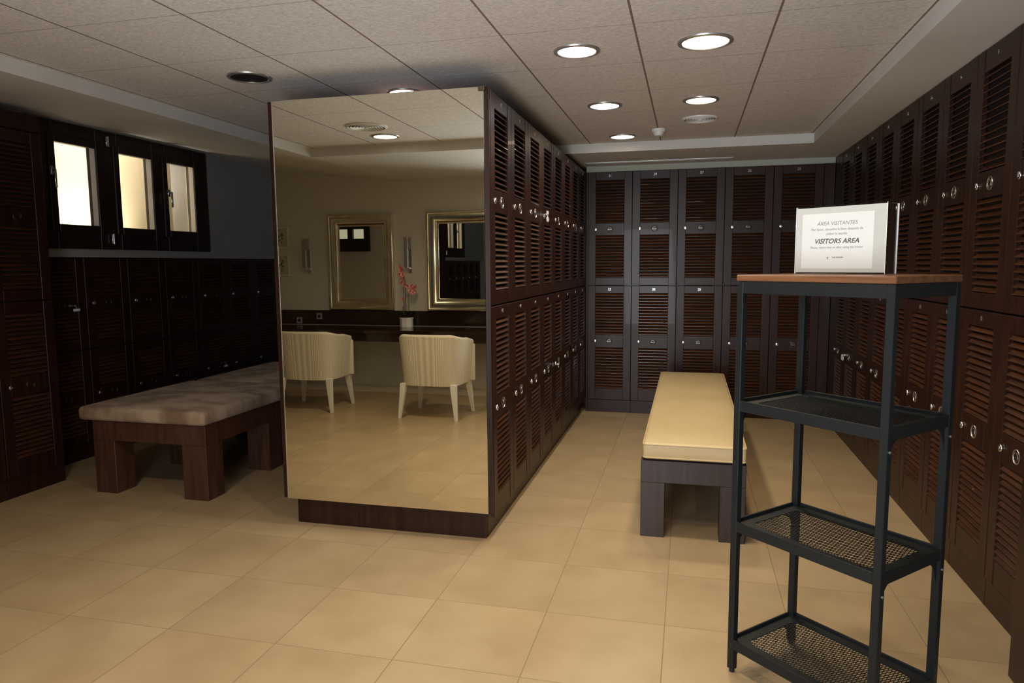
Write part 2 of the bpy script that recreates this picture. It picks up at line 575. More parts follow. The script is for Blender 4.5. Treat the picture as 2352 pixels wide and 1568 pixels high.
# ------------------------------------------------------------------ ceiling fittings
def downlight(x, y, label, color=None, power=LAMPW, r=0.085, z=CEIL, group=None, estr=14, bright=None):
    t = thing('downlight', label, 'ceiling light', (x, y, z), 0, group)
    MB().lathe([(r, -0.001), (r + .021, -0.001), (r + .019, -.006), (r + .004, -.009), (r, -.006)], seg=48).obj(
        'trim_ring', STEEL, t, smooth=True)
    if color:
        MB().cyl((0, 0, -0.003), r + .001, 0.004, seg=48).obj(
            'diffuser', mat('lit_diffuser', (0.9, 0.9, 0.9), 0.5, emit=bright or color, estr=estr), t)
        lo = area_light('downlight_lamp', (x, y, z - 0.012), (0, 0, -1), 2 * r, 0, power, color, 'DISK', math.radians(150))
        lo.visible_glossy = True
    else:
        MB().lathe([(0, .0), (r, -.001), (r, -.004), (r * .6, -.002), (0, -.0025)], seg=40, closed=False).obj('dark_cone', BLACKHOLE, t, smooth=True)
    return t
WARM, WARM2, NEUT, COOL = (1.0, 0.84, 0.60), (1.0, 0.80, 0.50), (1.0, 0.92, 0.80), (0.93, 0.97, 1.0)
G = None
downlight(-0.511, 3.29, 'lit cool white downlight nearest the camera, with dark rim, left of the big warm one', NEUT, bright=COOL, group=G)
downlight(0.049, 3.30, 'largest and brightest warm downlight, nearest in the right-hand column', WARM, r=0.098, power=LAMPW * 1.3, group=G)
downlight(-0.517, 4.437, 'lit cool white downlight in the middle of the left column, with dark rim', NEUT, bright=COOL, group=G)
downlight(0.048, 4.443, 'warm yellow downlight just in front of the round air vent', WARM2, bright=(1.0, 0.85, 0.5), group=G)
downlight(-0.508, 5.532, 'farthest lit downlight, close to the far white ceiling step', WARM, group=G)
downlight(-1.555, 3.80, 'lit downlight just above the top edge of the big mirror', COOL, power=LAMPW * .35, r=0.08, group=G)
downlight(-2.217, 1.61, 'lit downlight seen only in the big mirror, below the round vent', WARM, group=G, power=LAMPW * 2.0)
downlight(-2.187, 3.29, 'unlit dark round downlight over the left bench', None, group=G, r=0.09)
for i, (x, y) in enumerate(((-0.51, 2.14), (0.05, 1.60))):
    downlight(x, y, ['lit downlight above the near floor, out of frame in front of the visible ones',
                     'lit downlight out of frame nearest the sign shelf',
                     'lit downlight out of frame over the floor before the mirror'][i], WARM, group=G, power=LAMPW * 1.1)

def air_vent(x, y, R, label, n=5):
    t = thing('air_vent', label, 'vent', (x, y, CEIL))
    MB().lathe([(R * .86, 0), (R, 0), (R * .99, -.006), (R * .9, -.012), (R * .86, -.010)], seg=56).obj('outer_ring', WHITEP, t, smooth=True)
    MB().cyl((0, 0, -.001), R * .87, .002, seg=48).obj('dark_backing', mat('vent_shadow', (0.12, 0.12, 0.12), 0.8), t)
    for k in range(n):
        r0 = R * (0.72 - k * 0.14)
        MB().lathe([(r0 - R * .015, -.002), (r0 + R * .05, -.012), (r0 + R * .06, -.010), (r0, -.002)], seg=48).obj('cone_ring', WHITEP, t, smooth=True)
    MB().cyl((0, 0, -.012), R * .1, .01, seg=24).obj('centre_cap', WHITEP, t, smooth=True)
air_vent(0.051, 5.005, 0.118, 'round white air vent in the ceiling behind the warm downlight')
air_vent(-2.187, 1.99, 0.145, 'round white air vent seen only as a reflection in the big mirror')

t = thing('smoke_detector', 'small white dome smoke detector hanging from the ceiling near the far step', 'smoke detector', (-0.232, 5.322, CEIL))
MB().lathe([(0, 0), (.05, 0), (.05, -.014), (.045, -.02), (0, -.02)], seg=32, closed=False).obj('base', WHITEP, t, smooth=True)
MB().lathe([(0, -.018), (.036, -.018), (.036, -.03), (.026, -.045), (0, -.05)], seg=32, closed=False).obj('dome', WHITEP, t, smooth=True)

t = thing('slot_diffuser', 'long narrow metal slot diffuser in the lowered ceiling above the far lockers', 'air diffuser', (-0.285, 6.385, SOF))
b = MB()
b.box(-.63, .63, -.035, -.018, -.007, 0, .002)
b.box(-.63, .63, .018, .035, -.007, 0, .002)
b.box(-.63, -.615, -.018, .018, -.007, 0)
b.box(.615, .63, -.018, .018, -.007, 0)
b.obj('frame', STEEL, t)
MB().box(-.615, .615, -.018, .018, -.002, 0).obj('slot', mat('slot_dark', (0.05, 0.05, 0.055), 0.6), t)
MB().box(-.612, .612, -.004, .004, -.006, -.002).obj('blade', STEEL, t)

# ------------------------------------------------------------------ lockers
def louvre_mesh(w, h, n):
    b = MB()
    pitch = h / n
    for k in range(n):
        zc = (k + .5) * pitch
        R = Matrix.Translation((0, .011, zc)) @ Matrix.Rotation(math.radians(-48), 4, 'X')
        # slat leans so that the outer edge is lower
        b.box(0, w, -.0025, .0025, -.0138, .0138, .0012, R)
    me = b.mesh('louvre')
    me.materials.append(SLAT)
    return me

def door_mesh(w, z0, z1, zones):
    """frame of a louvred door: stiles and rails, y 0..0.022"""
    g = .002
    s = .072
    b = MB()
    b.box(g, s, 0, .022, z0 + g, z1 - g, .002)
    b.box(w - s, w - g, 0, .022, z0 + g, z1 - g, .002)
    edges = [z0 + g] + [v for z in zones for v in z] + [z1 - g]
    for i in range(0, len(edges), 2):
        b.box(s, w - s, .002, .021, edges[i], edges[i + 1], .0015)
    me = b.mesh('door')
    me.materials.append(WOOD)
    return me

def simple(mb, name, m, smooth=False):
    me = mb.mesh(name, smooth)
    me.materials.append(m)
    return me
# key cylinder: barrel with slot
LOCK = simple(MB().lathe([(0, 0), (.0155, 0), (.0155, .003), (.0135, .0055), (.0125, .006), (0, .006)], seg=20, closed=False)
              .box(-.001, .001, -.006, .006, .0058, .0066), 'lock', CHROME, 50)
LOCK.transform(Matrix.Rotation(PI / 2, 4, 'X'))
PULL = simple(MB().lathe([(.0245, .0), (.0285, .0), (.0290, .002), (.0268, .004), (.0250, .002)], seg=32)
              .tube([(.018 * math.cos(a), .018 * math.sin(a) - .003, .0035) for a in [i * PI / 8 for i in range(-1, 10)]], .0016, 6)
              .box(-.018, .018, -.0045, -.0015, .001, .004),
              'ring_pull', mat('dull_nickel', (0.42, 0.41, 0.39), 0.35, 1.0), 50)
PULL_SHADED = PULL.copy()
PULL_SHADED.materials.clear()
PULL_SHADED.materials.append(mat('shaded_pull', (0.06, 0.045, 0.035), 0.4, 0.8))  # shaded copy of the nickel pull, darkened for the dim left lockers
PULL.transform(Matrix.Rotation(PI / 2, 4, 'X'))
PULL_SHADED.transform(Matrix.Rotation(PI / 2, 4, 'X'))

NUMMAT = mat('number_metal', (0.6, 0.58, 0.56), 0.3, 0.9)
_door_cache = {}
def door(parent, w, z0, z1, zones, number, lock=True):
    key = (round(w, 3), z0, z1)
    if key not in _door_cache:
        _door_cache[key] = (door_mesh(w, z0, z1, zones), [louvre_mesh(w - .144, z[1] - z[0], 14 if z[1] - z[0] > .3 else 8) for z in zones])
    dm, lms = _door_cache[key]
    d = link('door', dm, parent)
    for z, lm in zip(zones, lms):
        link('louvre', lm, d, (.072, 0, z[0]))
    kz = (zones[0][1] + zones[1][0]) / 2
    link('lock', LOCK, d, (.070, -.0, kz))
    link('ring_pull', PULL if number else PULL_SHADED, d, (w / 2, .002, kz))
    if number:
        text_mesh('number', str(number), .030, NUMMAT, d,
                  Matrix.Translation((w / 2, .0015, (zones[1][1] + z1) / 2)) @ Matrix.Rotation(PI / 2, 4, 'X'), .0015)
    return d

UP = (1.196, 2.230, [(1.265, 1.655), (1.765, 2.155)])
LO = (0.118, 1.192, [(0.225, 0.615), (0.735, 1.124)])
LUP = (0.800, 1.468, [(0.86, 1.085), (1.185, 1.41)])
LLO = (0.118, 0.796, [(0.18, 0.415), (0.515, 0.74)])

def locker(x, y, rotz, w, n, label, top=2.232, low=False, kick=0.006, depth=.40, group=None, y0k=0):
    t = thing('locker', label, 'locker', (x, y, 0), rotz, group)
    hz = 1.47 if low else top
    b = MB()
    b.box(.001, w - .001, .030, depth, .118, hz)
    if top > 2.30 and not low:
        b.box(.002, w - .002, 0, .030, 2.234, hz, .001)
    b.obj('carcass', WOOD, t)
    MB().box(.074, w - .074, .0235, .0295, .14, hz - .04).obj('gap_shade', GAPSHADE, t)  # near-black sheet, paints the shade seen between the slats
    MB().box(0.001 + y0k, w - .001, kick, depth, 0, .117, .001).obj('plinth', WOOD, t)
    a, c = (LUP, LLO) if low else (UP, LO)
    if top > 2.24 and top < 2.3:
        a = (1.196, top, [(1.265, 1.66), (1.77, 2.182)])
    door(t, w, *a, n)
    door(t, w, *c, n + 1 if n else None)
    return t

ORD = ['nearest', 'second', 'third', 'fourth', 'fifth', 'sixth', 'seventh', 'eighth', 'ninth']
# far wall: five columns
for k in range(5):
    n = 31 - 2 * k
    lab = ['leftmost dark louvred locker column on the far wall, marked 31, in the left corner',
           'dark louvred locker column marked 29 on the far wall, second from the left',
           'middle dark louvred locker column on the far wall, marked 27, behind the cream bench',
           'louvred locker column on the far wall, fourth from left, behind the shelf post',
           'rightmost dark louvred locker column on the far wall, behind the sign on the shelf'][k]
    locker(-.918 + .404 * k, 6.61, 0, .404, n, lab)
# fillers at the corners of the far wall
MB().box(-.932, -.919, 6.612, 6.66, 0, 2.232).obj('trim_5', WOOD)
struct(bpy.data.objects['trim_5'])
struct(MB().box(1.103, 1.188, 6.612, 6.66, 0, 2.232).obj('trim_6', WOOD))
# island, facing +x
for k in range(8):
    locker(-.935, 3.35 + .408 * k, PI / 2, .407, 47 - 2 * k,
           'island locker column, ' + ['next to the big mirror edge', 'second behind the mirror',
            'third behind the mirror', 'fourth behind mirror, with white key tags', 'fifth behind the mirror',
            'sixth behind the mirror', 'seventh behind the mirror', 'last one, in the far left corner of the aisle'][k],
           kick=.045, depth=.42, y0k=.034 if k == 0 else 0)
# right wall, facing -x
for k in range(9):
    ye = 6.404 - .408 * k
    locker(1.19, ye, -PI / 2, .407, 21 - 2 * k,
           'right-wall louvred locker column, ' + ['farthest, beside the far corner', 'second from the far corner',
            'third from the far corner', 'fourth from the far corner, seen over the sign', 'fifth from the far corner, right of the sign',
            'sixth from the far corner', 'seventh from the far corner, seen through the shelf frame',
            'second nearest the camera, right of the black shelf', 'nearest the camera, cut by the right picture edge'][k],
           top=SOF - .002, depth=.44)
struct(MB().box(1.192, 1.24, 6.406, 6.608, 0, SOF - .002).obj('trim_7', WOOD))
# near right end panel
struct(MB().box(1.075, 1.63, 2.44, 2.60, 0, SOF - .002, .003).obj('trim_8', WOOD))
# tall block at left, facing +x
for k in range(3):
    locker(-3.97, 3.30 - .408 * k, PI / 2, .407, None,
           'tall very dark locker column on the left, ' + ['end one beside the window', 'second from the window, mostly cut off',
            'third from the window, out of frame', 'fourth from the window, out of frame'][k], top=2.335, depth=.5)
# low lockers under the window
for k in range(7):
    locker(-4.268, 3.851 + .4135 * k, PI / 2, .412, None,
           'low dark locker on the left, ' + ['nearest, beside the tall block', 'second, behind the near bench corner',
            'third from the tall block', 'fourth from the tall block', 'fifth from the tall block', 'sixth, below the bare grey wall',
            'seventh, partly hidden by the island'][k], low=True, depth=.29)

# hanging keys with tags
def key_tag(x, y, z, rotz, label, tags, col=WHITEP):
    t = thing('locker_key', label, 'key', (x, y, z), rotz, None)
    b = MB()
    b.cyl((0, -.018, 0), .009, .003, 'X', 16)
    b.box(-.0012, .0012, -.012, .004, -.002, .002)
    b.obj('key', CHROME, t, smooth=True)
    for (dx, dz, w, h, rnd) in tags:
        b = MB()
        if rnd:
            b.cyl((dx, -.022, dz), w, .004, 'Y', 24)
        else:
            b.box(dx - w, dx + w, -.024, -.020, dz - h, dz + h, .001)
        b.tube([(0, -.02, -.004), (dx * .6, -.024, dz * .5), (dx, -.022, dz + .006)], .0009, 6)
        b.obj('tag', col, t)
key_tag(-.935, 4.644, 1.725, PI / 2, 'key with white round tags hanging in an upper island locker lock', [(-.012, -.035, .016, .02, True), (.020, -.035, .016, .02, True), (.004, .01, .028, .010, False)])
key_tag(1.19, 5.93, .675, -PI / 2, 'key with white round tag in a lower right-wall lock, seen through the shelf', [(.0, -.02, .02, .02, True), (.04, -.02, .018, .02, True)])
key_tag(-4.268, 4.15, 1.125, PI / 2, 'key with small white tag on the low locker beside the tall block', [(.005, -.03, .028, .009, False)], PAPER)
key_tag(-4.268, 5.79, .49, PI / 2, 'key with small white oblong tag just above the left bench cushion', [(.005, -.03, .026, .009, False)], PAPER)
key_tag(-.935, 5.05, .67, PI / 2, 'bare metal key hanging in a lower island locker lock', [(.012, -.02, .012, .02, True)], CHROME)

# ------------------------------------------------------------------ island end with the big mirror
b = MB()
b.box(-2.115, -.937, 3.348, 3.349, .147, .148)
b = MB()
b.box(-2.115, -1.362, 3.352, 6.60, .147, 2.232, .002)
b.box(-2.057, -1.362, 3.385, 6.60, 0, .147)
isl = struct(b.obj('wall_island', WOOD))
struct(MB().box(-2.057, -.982, 3.364, 3.383, 0, .146, .001).obj('trim_9', WOOD))
struct(MB().box(-2.117, -.937, 3.330, 3.3485, .147, 2.234, .001).obj('trim_10', WOOD))
t = thing('wall_mirror', 'tall frameless mirror covering the end of the locker island', 'mirror', (-1.52, 3.33, .147))
MB().box(-.562, .562, -.014, -.001, 0, 2.087, .0015).obj('glass', MIRROR, t)
MB().box(-.567, -.562, -.016, -.001, 0, 2.087, .001).obj('edge_strip', CHROME, t)
MB().box(.535, .566, -.020, .0, 2.066, 2.091, .003).obj('clip', mat('bronze', (0.12, 0.09, 0.06), 0.4, 0.8), t)

# ------------------------------------------------------------------ benches
def cushion_mesh(w, l, h, r=.02, puff=.008, nx=10, ny=24):
    t = bmesh.new()
    bmesh.ops.create_cube(t, size=1)
    for v in t.verts:
        v.co = Vector((v.co.x * w, v.co.y * l, (v.co.z + .5) * h))
    bmesh.ops.bevel(t, geom=list(t.edges), offset=r, segments=4, affect='EDGES', profile=.5)
    bmesh.ops.subdivide_edges(t, edges=[e for e in t.edges if e.calc_length() > .3], cuts=8, use_grid_fill=True)
    for v in t.verts:
        u, vv = v.co.x / (w / 2), v.co.y / (l / 2)
        if v.co.z > h * .5:
            v.co.z += puff * (1 - u ** 4) * (1 - vv ** 8) - .002
    mb = MB()
    mb._merge(t)
    return mb

t = thing('bench', 'long dark wooden bench with cream vinyl cushion in the locker aisle', 'bench', (.037, 4.77, 0), 0)
b = MB()
b.box(-.257, .257, -1.19, 1.19, .287, .402, .002)
b.obj('seat_frame', BENCHDARK, t)
for sx in (-1, 1):
    for yy in (-1.19, -.06, 1.07):
        b = MB()
        x0, x1 = (-.257, -.137) if sx < 0 else (.133, .257)
        b.box(x0, x1, yy, yy + .12, 0, .287, .002)
        b.obj('leg', BENCHDARK, t)
MB().box(-.235, .245, -1.16, 1.17, .402, .416).obj('underlay', BLACKHOLE, t)
cb = cushion_mesh(.500, 2.43, .085, .016, .007)
cu_o = cb.obj('cushion', CREAM, t, smooth=50, loc=(.003, -.01, .416))
for z in (.010, .076):
    b = MB()
    X, Y, R = .249, 1.214, .018
    pts = []
    for cx, cy, a0 in ((X - R, Y - R, 0), (-X + R, Y - R, 90), (-X + R, -Y + R, 180), (X - R, -Y + R, 270)):
        for k in range(5):
            a = math.radians(a0 + 22.5 * k)
            pts.append((cx + R * math.cos(a), cy + R * math.sin(a), z))
    pts.append(pts[0])
    b.tube(pts, .0042, 6)
    b.obj('piping', CREAM, cu_o, smooth=True)

t = thing('bench', 'dark wooden bench with mottled taupe velvet cushions below the left window', 'bench', (-3.167, 5.0, 0), 0)
MB().box(-.403, .403, -1.455, 1.2, .335, .46, .003).obj('seat_frame', BENCHWOOD, t)
for sx in (-1, 1):
    for yy in (-1.455, -.81, -.05, 1.045):
        x0, x1 = (-.403, -.248) if sx < 0 else (.234, .403)
        MB().box(x0, x1, yy, yy + .155, 0, .335, .003).obj('leg', BENCHWOOD, t)
for y0, y1 in ((-1.48, -.44), (-.425, .62)):
    c = cushion_mesh(.90 if y0 < -1 else .87, y1 - y0, .085, .024, .012)
    c.obj('cushion', VELVET, t, smooth=50, loc=(-.035 if y0 < -1 else -.03, (y0 + y1) / 2, .46))

# ------------------------------------------------------------------ black metal shelf unit
W, D, H = .494, .324, 1.36
sh = thing('shelving_unit', 'black metal shelf unit with wire mesh shelves and brown wooden top', 'shelf', (.169, 2.415, 0), -.755)
LEGT = .024
for (lx, ly) in ((0, 0), (W, 0), (W, D), (0, D)):
    b = MB()
    b.box(lx - LEGT / 2, lx + LEGT / 2, ly - LEGT / 2, ly + LEGT / 2, .012, H - .022, .0018)
    l = b.obj('leg', SHELFMETAL, sh)
    MB().cyl((lx, ly, .006), .009, .012, seg=16).obj('foot', BLACKHOLE, l, smooth=True)
MB().box(-.014, W + .014, -.014, D + .014, H - .020, H, .0025).obj('wooden_top', TOPWOOD, sh)
b = MB()
for z0, z1 in ((H - .060, H - .021),):
    b.box(LEGT / 2, W - LEGT / 2, -.011, -.003, z0, z1, .001)
    b.box(LEGT / 2, W - LEGT / 2, D + .003, D + .011, z0, z1, .001)
    b.box(-.011, -.003, LEGT / 2, D - LEGT / 2, z0, z1, .001)
    b.box(W + .003, W + .011, LEGT / 2, D - LEGT / 2, z0, z1, .001)
b.obj('top_apron', SHELFMETAL, sh)

def clip_seg(p, d, x0, x1, y0, y1):
    t0, t1 = -9., 9.
    for a, lo, hi in ((0, x0, x1), (1, y0, y1)):
        if abs(d[a]) < 1e-9:
            if not lo <= p[a] <= hi:
                return None
        else:
            ta, tb = (lo - p[a]) / d[a], (hi - p[a]) / d[a]
            if ta > tb:
                ta, tb = tb, ta
            t0, t1 = max(t0, ta), min(t1, tb)
    return (t0, t1) if t1 - t0 > .004 else None

def mesh_panel(x0, x1, y0, y1, z):
    """expanded metal: two families of thin strands crossing as long diamonds"""
    b = MB()
    pitch = .0098
    for ang in (74, 106):
        a = math.radians(ang)
        d = (math.cos(a), math.sin(a))
        n = (-d[1], d[0])
        span = (x1 - x0) + (y1 - y0)
        k0 = int(span / pitch)
        for k in range(-k0, k0):
            p = ((x0 + x1) / 2 + n[0] * k * pitch, (y0 + y1) / 2 + n[1] * k * pitch)
            r = clip_seg(p, d, x0, x1, y0, y1)
            if not r:
                continue
            c = (p[0] + d[0] * (r[0] + r[1]) / 2, p[1] + d[1] * (r[0] + r[1]) / 2)
            L = (r[1] - r[0]) / 2
            dz = .0006 if ang > 90 else 0
            b.box(-L, L, -.0011, .0011, -.0007, .0007, 0, Matrix.Translation((c[0], c[1], z + dz)) @ Matrix.Rotation(a, 4, 'Z'))
    return b

for z in (.949, .538, .122):
    b = MB()
    h = .036
    for (xa, xb, ya, yb) in ((LEGT / 2, W - LEGT / 2, -.011, -.004), (LEGT / 2, W - LEGT / 2, D + .004, D + .011),
                             (-.011, -.004, LEGT / 2, D - LEGT / 2), (W + .004, W + .011, LEGT / 2, D - LEGT / 2)):
        b.box(xa, xb, ya, yb, z - h, z, .001)
    # flat border plate with rounded opening
    fr = .034
    ix0, ix1, iy0, iy1, R = fr, W - fr, fr, D - fr, .03
    zz0, zz1 = z - .014, z - .011
    b.box(-.004, W + .004, -.004, iy0, zz0, zz1)
    b.box(-.004, W + .004, iy1, D + .004, zz0, zz1)
    b.box(-.004, ix0, iy0, iy1, zz0, zz1)
    b.box(ix1, W + .004, iy0, iy1, zz0, zz1)
    for cx, cy, sx, sy in ((ix0, iy0, 1, 1), (ix1, iy0, -1, 1), (ix1, iy1, -1, -1), (ix0, iy1, 1, -1)):
        poly = [(cx, cy)]
        for k in range(7):
            a = PI / 2 * k / 6
            poly.append((cx + sx * (R - R * math.sin(a)), cy + sy * (R - R * math.cos(a))))
        if sx * sy < 0:
            poly.reverse()
        b.prism(poly, zz0, zz1)
    tray = b.obj('tray_frame', SHELFMETAL, sh)
    mesh_panel(ix0 - .004, ix1 + .004, iy0 - .004, iy1 + .004, z - .0135).obj('wire_mesh', SHELFMETAL, tray)
    # curved gussets under the short sides
    for gx in (0, W):
        for gy, s in ((0, 1), (D, -1)):
            poly = [(0, 0), (.055, 0)]
            for k in range(1, 7):
                a = PI / 2 * k / 6
                poly.append((.055 - .055 * math.sin(a) * .96, -.075 + .075 * math.cos(a) * .98))
            poly.append((0, -.075))
            mt = Matrix(((0, 0, 1, gx), (s, 0, 0, gy + s * LEGT / 2), (0, 1, 0, z - h), (0, 0, 0, 1)))
            MB().prism(poly, -.0015, .0015, mt).obj('bracket', SHELFMETAL, sh)
            MB().cyl((gx + (.013 if gx else -.013), gy, z - h - .03), .004, .003, 'X', 12).obj('bolt', STEEL, sh, smooth=True)

# ------------------------------------------------------------------ sign on the shelf
ax, ay, bx, by = .338, 2.515, .568, 2.333
ang = math.atan2(by - ay, bx - ax)
sw = math.hypot(bx - ax, by - ay)
sg = thing('sign_holder', 'clear acrylic sign holder with white visitors area notice on the shelf top', 'sign', (ax, ay, H), ang)
b = MB()
b.box(0, sw, 0, .003, .002, .216, .0006)
b.box(0, sw, .006, .009, .002, .216, .0006)
b.box(0, sw, 0, .055, 0, .003, .0006)
b.box(sw + .006, sw + .009, .004, .052, .002, .212, .0006)
b.obj('acrylic_holder', ACRYL, sg)
MB().box(.001, .0025, -.0005, .0095, .002, .216).obj('edge_glint', mat('acrylic_edge_glint', (0.9, 0.92, 0.95), 0.2), sg)  # near-white strips paint the glint along the clear acrylic edges
MB().box(.003, sw - .003, .0035, .0042, .006, .212).obj('backing_sheet', mat('pale_grey_card', (0.72, 0.70, 0.68), 0.6), sg)
b = MB()
b.box(sw + .0055, sw + .0095, .0505, .0530, .002, .212)
b.box(sw - .0015, sw, -.0006, .0002, .002, .216)
b.obj('edge_glint', bpy.data.materials['acrylic_edge_glint'], sg)
pp = MB().box(.022, sw - .040, .0030, .0034, .018, .192).obj('notice', PAPER, sg)
cx = (.022 + sw - .040) / 2
TX = Matrix.Rotation(PI / 2, 4, 'X')
def sign_text(body, z, size, m, shear=0, bold=0, dx=0):
    text_mesh('lettering', body, size, m, pp, Matrix.Translation((cx + dx, .0026, z)) @ TX, .0002, shear, bold)
sign_text('ÁREA VISITANTES', .160, .0165, PALEINK, .25, 0)
sign_text('Por favor, devuelva la llave después de', .142, .0108, PALEINK)
sign_text('utilizar la taquilla', .128, .0100, PALEINK)
sign_text('VISITORS AREA', .104, .0215, INK, .25, .0002)
sign_text('Please, return key on after using the locker', .085, .0098, PALEINK)
sign_text('T', .050, .012, INK, dx=-.026)
sign_text('THE RANGES', .053, .0062, INK, dx=.006)

# ------------------------------------------------------------------ vanity side, seen in the mirror
t = thing('vanity_counter', 'long dark wood vanity counter on the wall opposite the big mirror', 'counter', (0, 0, 0))
MB().box(-4.58, -1.55, YB + .03, .045, .705, .742, .003).obj('countertop', COUNTER, t)
MB().box(-4.56, -1.57, -.0, .025, .625, .705, .002).obj('apron', COUNTER, t)
struct(MB().box(-4.58, -1.55, YB + .002, YB + .029, .743, .905, .002).obj('trim_11', COUNTER))
struct(MB().box(-4.58, -1.55, YB + .030, YB + .034, .743, .748).obj('seam_highlight', STEEL))  # strip added to draw the highlight along the counter seam
for x in (-4.58, -1.58):
    MB().box(x, x + .03, YB + .03, .03, 0, .705, .002).obj('side_panel', COUNTER, t)

def gilt_mirror(x0, x1, z0, z1, label):
    t = thing('framed_mirror', label, 'mirror', ((x0 + x1) / 2, YB, (z0 + z1) / 2), 0, None)
    w, h = (x1 - x0) / 2, (z1 - z0) / 2
    prof = [(0, 0), (0, .040), (.004, .048), (.010, .052), (.018, .052), (.024, .048), (.026, .044), (.034, .046), (.048, .047), (.064, .045), (.080, .040), (.094, .032), (.106, .022), (.114, .016), (.118, .018), (.124, .018), (.130, .014), (.130, .010)]
    # one mesh per side so each gilt moulding is mitred
    bm = bmesh.new()
    rings = []
    for off, d in prof:
        rings.append([bm.verts.new((sx * (w - off), d, sz * (h - off))) for sx, sz in ((-1, -1), (1, -1), (1, 1), (-1, 1))])
    for a, c in zip(rings[:-1], rings[1:]):
        for k in range(4):
            bm.faces.new((a[k], a[(k + 1) % 4], c[(k + 1) % 4], c[k]))
    bm.faces.new([rings[0][k] for k in range(4)])
    bmesh.ops.recalc_face_normals(bm, faces=bm.faces)
    me = bpy.data.meshes.new('gilt_frame')
    bm.to_mesh(me)
    bm.free()
    for p in me.polygons:
        p.use_smooth = True
    me.set_sharp_from_angle(angle=math.radians(50))
    me.materials.append(GOLD)
    link('gilt_frame', me, t)
    MB().box(-w + .128, w - .128, .010, .014, -h + .128, h - .128).obj('glass', MIRROR2, t)
gilt_mirror(-3.845, -3.080, .908, 1.945, 'rectangular mirror in a champagne gilt frame, left one seen in the big mirror')
gilt_mirror(-2.700, -1.935, .908, 1.955, 'rectangular mirror in a champagne gilt frame, right one seen behind the orchid')

def picture(x, z, label):
    t = thing('framed_picture', label, 'picture', (x, YB, z), 0, None)
    w, h = .10, .12
    b = MB()
    b.box(-w, w, 0, .018, h - .018, h, .002); b.box(-w, w, 0, .018, -h, -h + .018, .002)
    b.box(-w, -w + .018, 0, .018, -h + .018, h - .018, .002); b.box(w - .018, w, 0, .018, -h + .018, h - .018, .002)
    b.obj('frame', mat('white_frame', (0.7, 0.68, 0.6), .5), t)
    MB().box(-w + .016, w - .016, .002, .006, -h + .016, h - .016).obj('mount', mat('cream_mount', (0.52, 0.47, 0.36), .8), t)
    b = MB()
    random.seed(int(z * 100))
    b.tube([(0, .008, -.05), (.01, .008, 0), (-.005, .008, .05)], .0018, 6)
    for k in range(7):
        a = random.uniform(0, 2 * PI)
        zz = -.035 + k * .014
        poly = [(0, 0), (.012, .007), (.03, .003), (.038, 0), (.03, -.005), (.012, -.007)]
        mt = Matrix.Translation((0, .0065, zz)) @ TX @ Matrix.Rotation(a, 4, 'Z')
        b.prism(poly, -.0006, .0006, mt)
    b.obj('botanical_print', mat('print_green', (0.10, 0.13, 0.07), .8), t)
picture(-4.44, 1.711, 'small white framed botanical print on the vanity wall, upper of two')
picture(-4.445, 1.402, 'small white framed botanical print on the vanity wall, lower of two')

def sconce(x, label):
    t = thing('wall_sconce', label, 'wall lamp', (x, YB, 1.36), 0, 'glass tube sconces on the vanity wall')
    del t['group']
    MB().box(-.022, .022, 0, .010, -.05, .21, .003).obj('back_plate', CHROME, t)
    b = MB()
    b.cyl((0, .035, .0), .008, .06, 'Y', 16)
    b.cyl((0, .075, .012), .030, .010, 'Z', 28)
    b.obj('arm', CHROME, t, smooth=True)
    MB().lathe([(.037, .015), (.040, .015), (.040, .33), (.037, .33)], (0, .075, 0), seg=32).obj('glass_tube', glassy('sconce_glass', (.9, .9, .9)), t, smooth=True)
    MB().lathe([(0, .02), (.011, .02), (.011, .20), (.006, .215), (0, .218)], (0, .075, 0), seg=20, closed=False).obj('inner_tube', WHITEP, t, smooth=True)
sconce(-4.10, 'glass tube wall sconce between the prints and the left gilt mirror')
sconce(-2.90, 'glass tube wall sconce between the two gilt mirrors, above the orchid')

for x, z in ((-3.984, .838), (-4.232, .790)):
    t = thing('wall_socket', ['small pale socket on the dark backsplash, upper right of the two', 'small pale socket on the dark backsplash, lower left of the two'][x < -4.1],
              'socket', (x, YB + .03, z))
    MB().box(-.034, .034, 0, .008, -.034, .034, .003).obj('plate', mat('grey_plate', (.35, .35, .34), .4), t)
    MB().cyl((0, .009, 0), .018, .003, 'Y', 24).obj('outlet', BLACKHOLE, t)

# tapered cream shade at mirror's left edge
t = thing('table_lamp', 'cream tapered lamp shade on the vanity counter, at the left edge of the big mirror', 'lamp', (-4.49, -.36, .742))
MB().lathe([(0, 0), (.06, 0), (.06, .01), (.012, .02), (.010, .33), (0, .33)], seg=28, closed=False).obj('stand', STEEL, t, smooth=True)
MB().lathe([(.105, .30), (.107, .30), (.042, .50), (.040, .50)], seg=36).obj('lamp_shade', mat('shade_linen', (.75, .68, .52), .9), t, smooth=True)

# orchid
t = thing('potted_orchid', 'pink orchid in a white square ceramic pot on the vanity counter', 'plant', (-2.915, -.40, .742))
b = MB()
b.prism([(.066 * math.cos(PI / 8 + k * PI / 4) * 1.05, .066 * math.sin(PI / 8 + k * PI / 4)) for k in range(8)], 0, .098)
b.prism([(.070 * math.cos(PI / 8 + k * PI / 4) * 1.05, .070 * math.sin(PI / 8 + k * PI / 4)) for k in range(8)], .085, .100)
b.obj('pot', POTW, t)
MB().cyl((0, 0, .099), .058, .006, seg=16).obj('moss', mat('moss', (.02, .025, .012), .9), t)
s1 = [(0, 0, .10), (-.008, 0, .25), (-.002, .01, .40), (.0, .02, .50), (-.015, .03, .58), (-.05, .03, .66), (-.10, .03, .70)]
s2 = [(.02, 0, .10), (.025, 0, .25), (.035, .01, .36), (.065, .02, .41), (.11, .02, .40), (.14, .02, .33)]
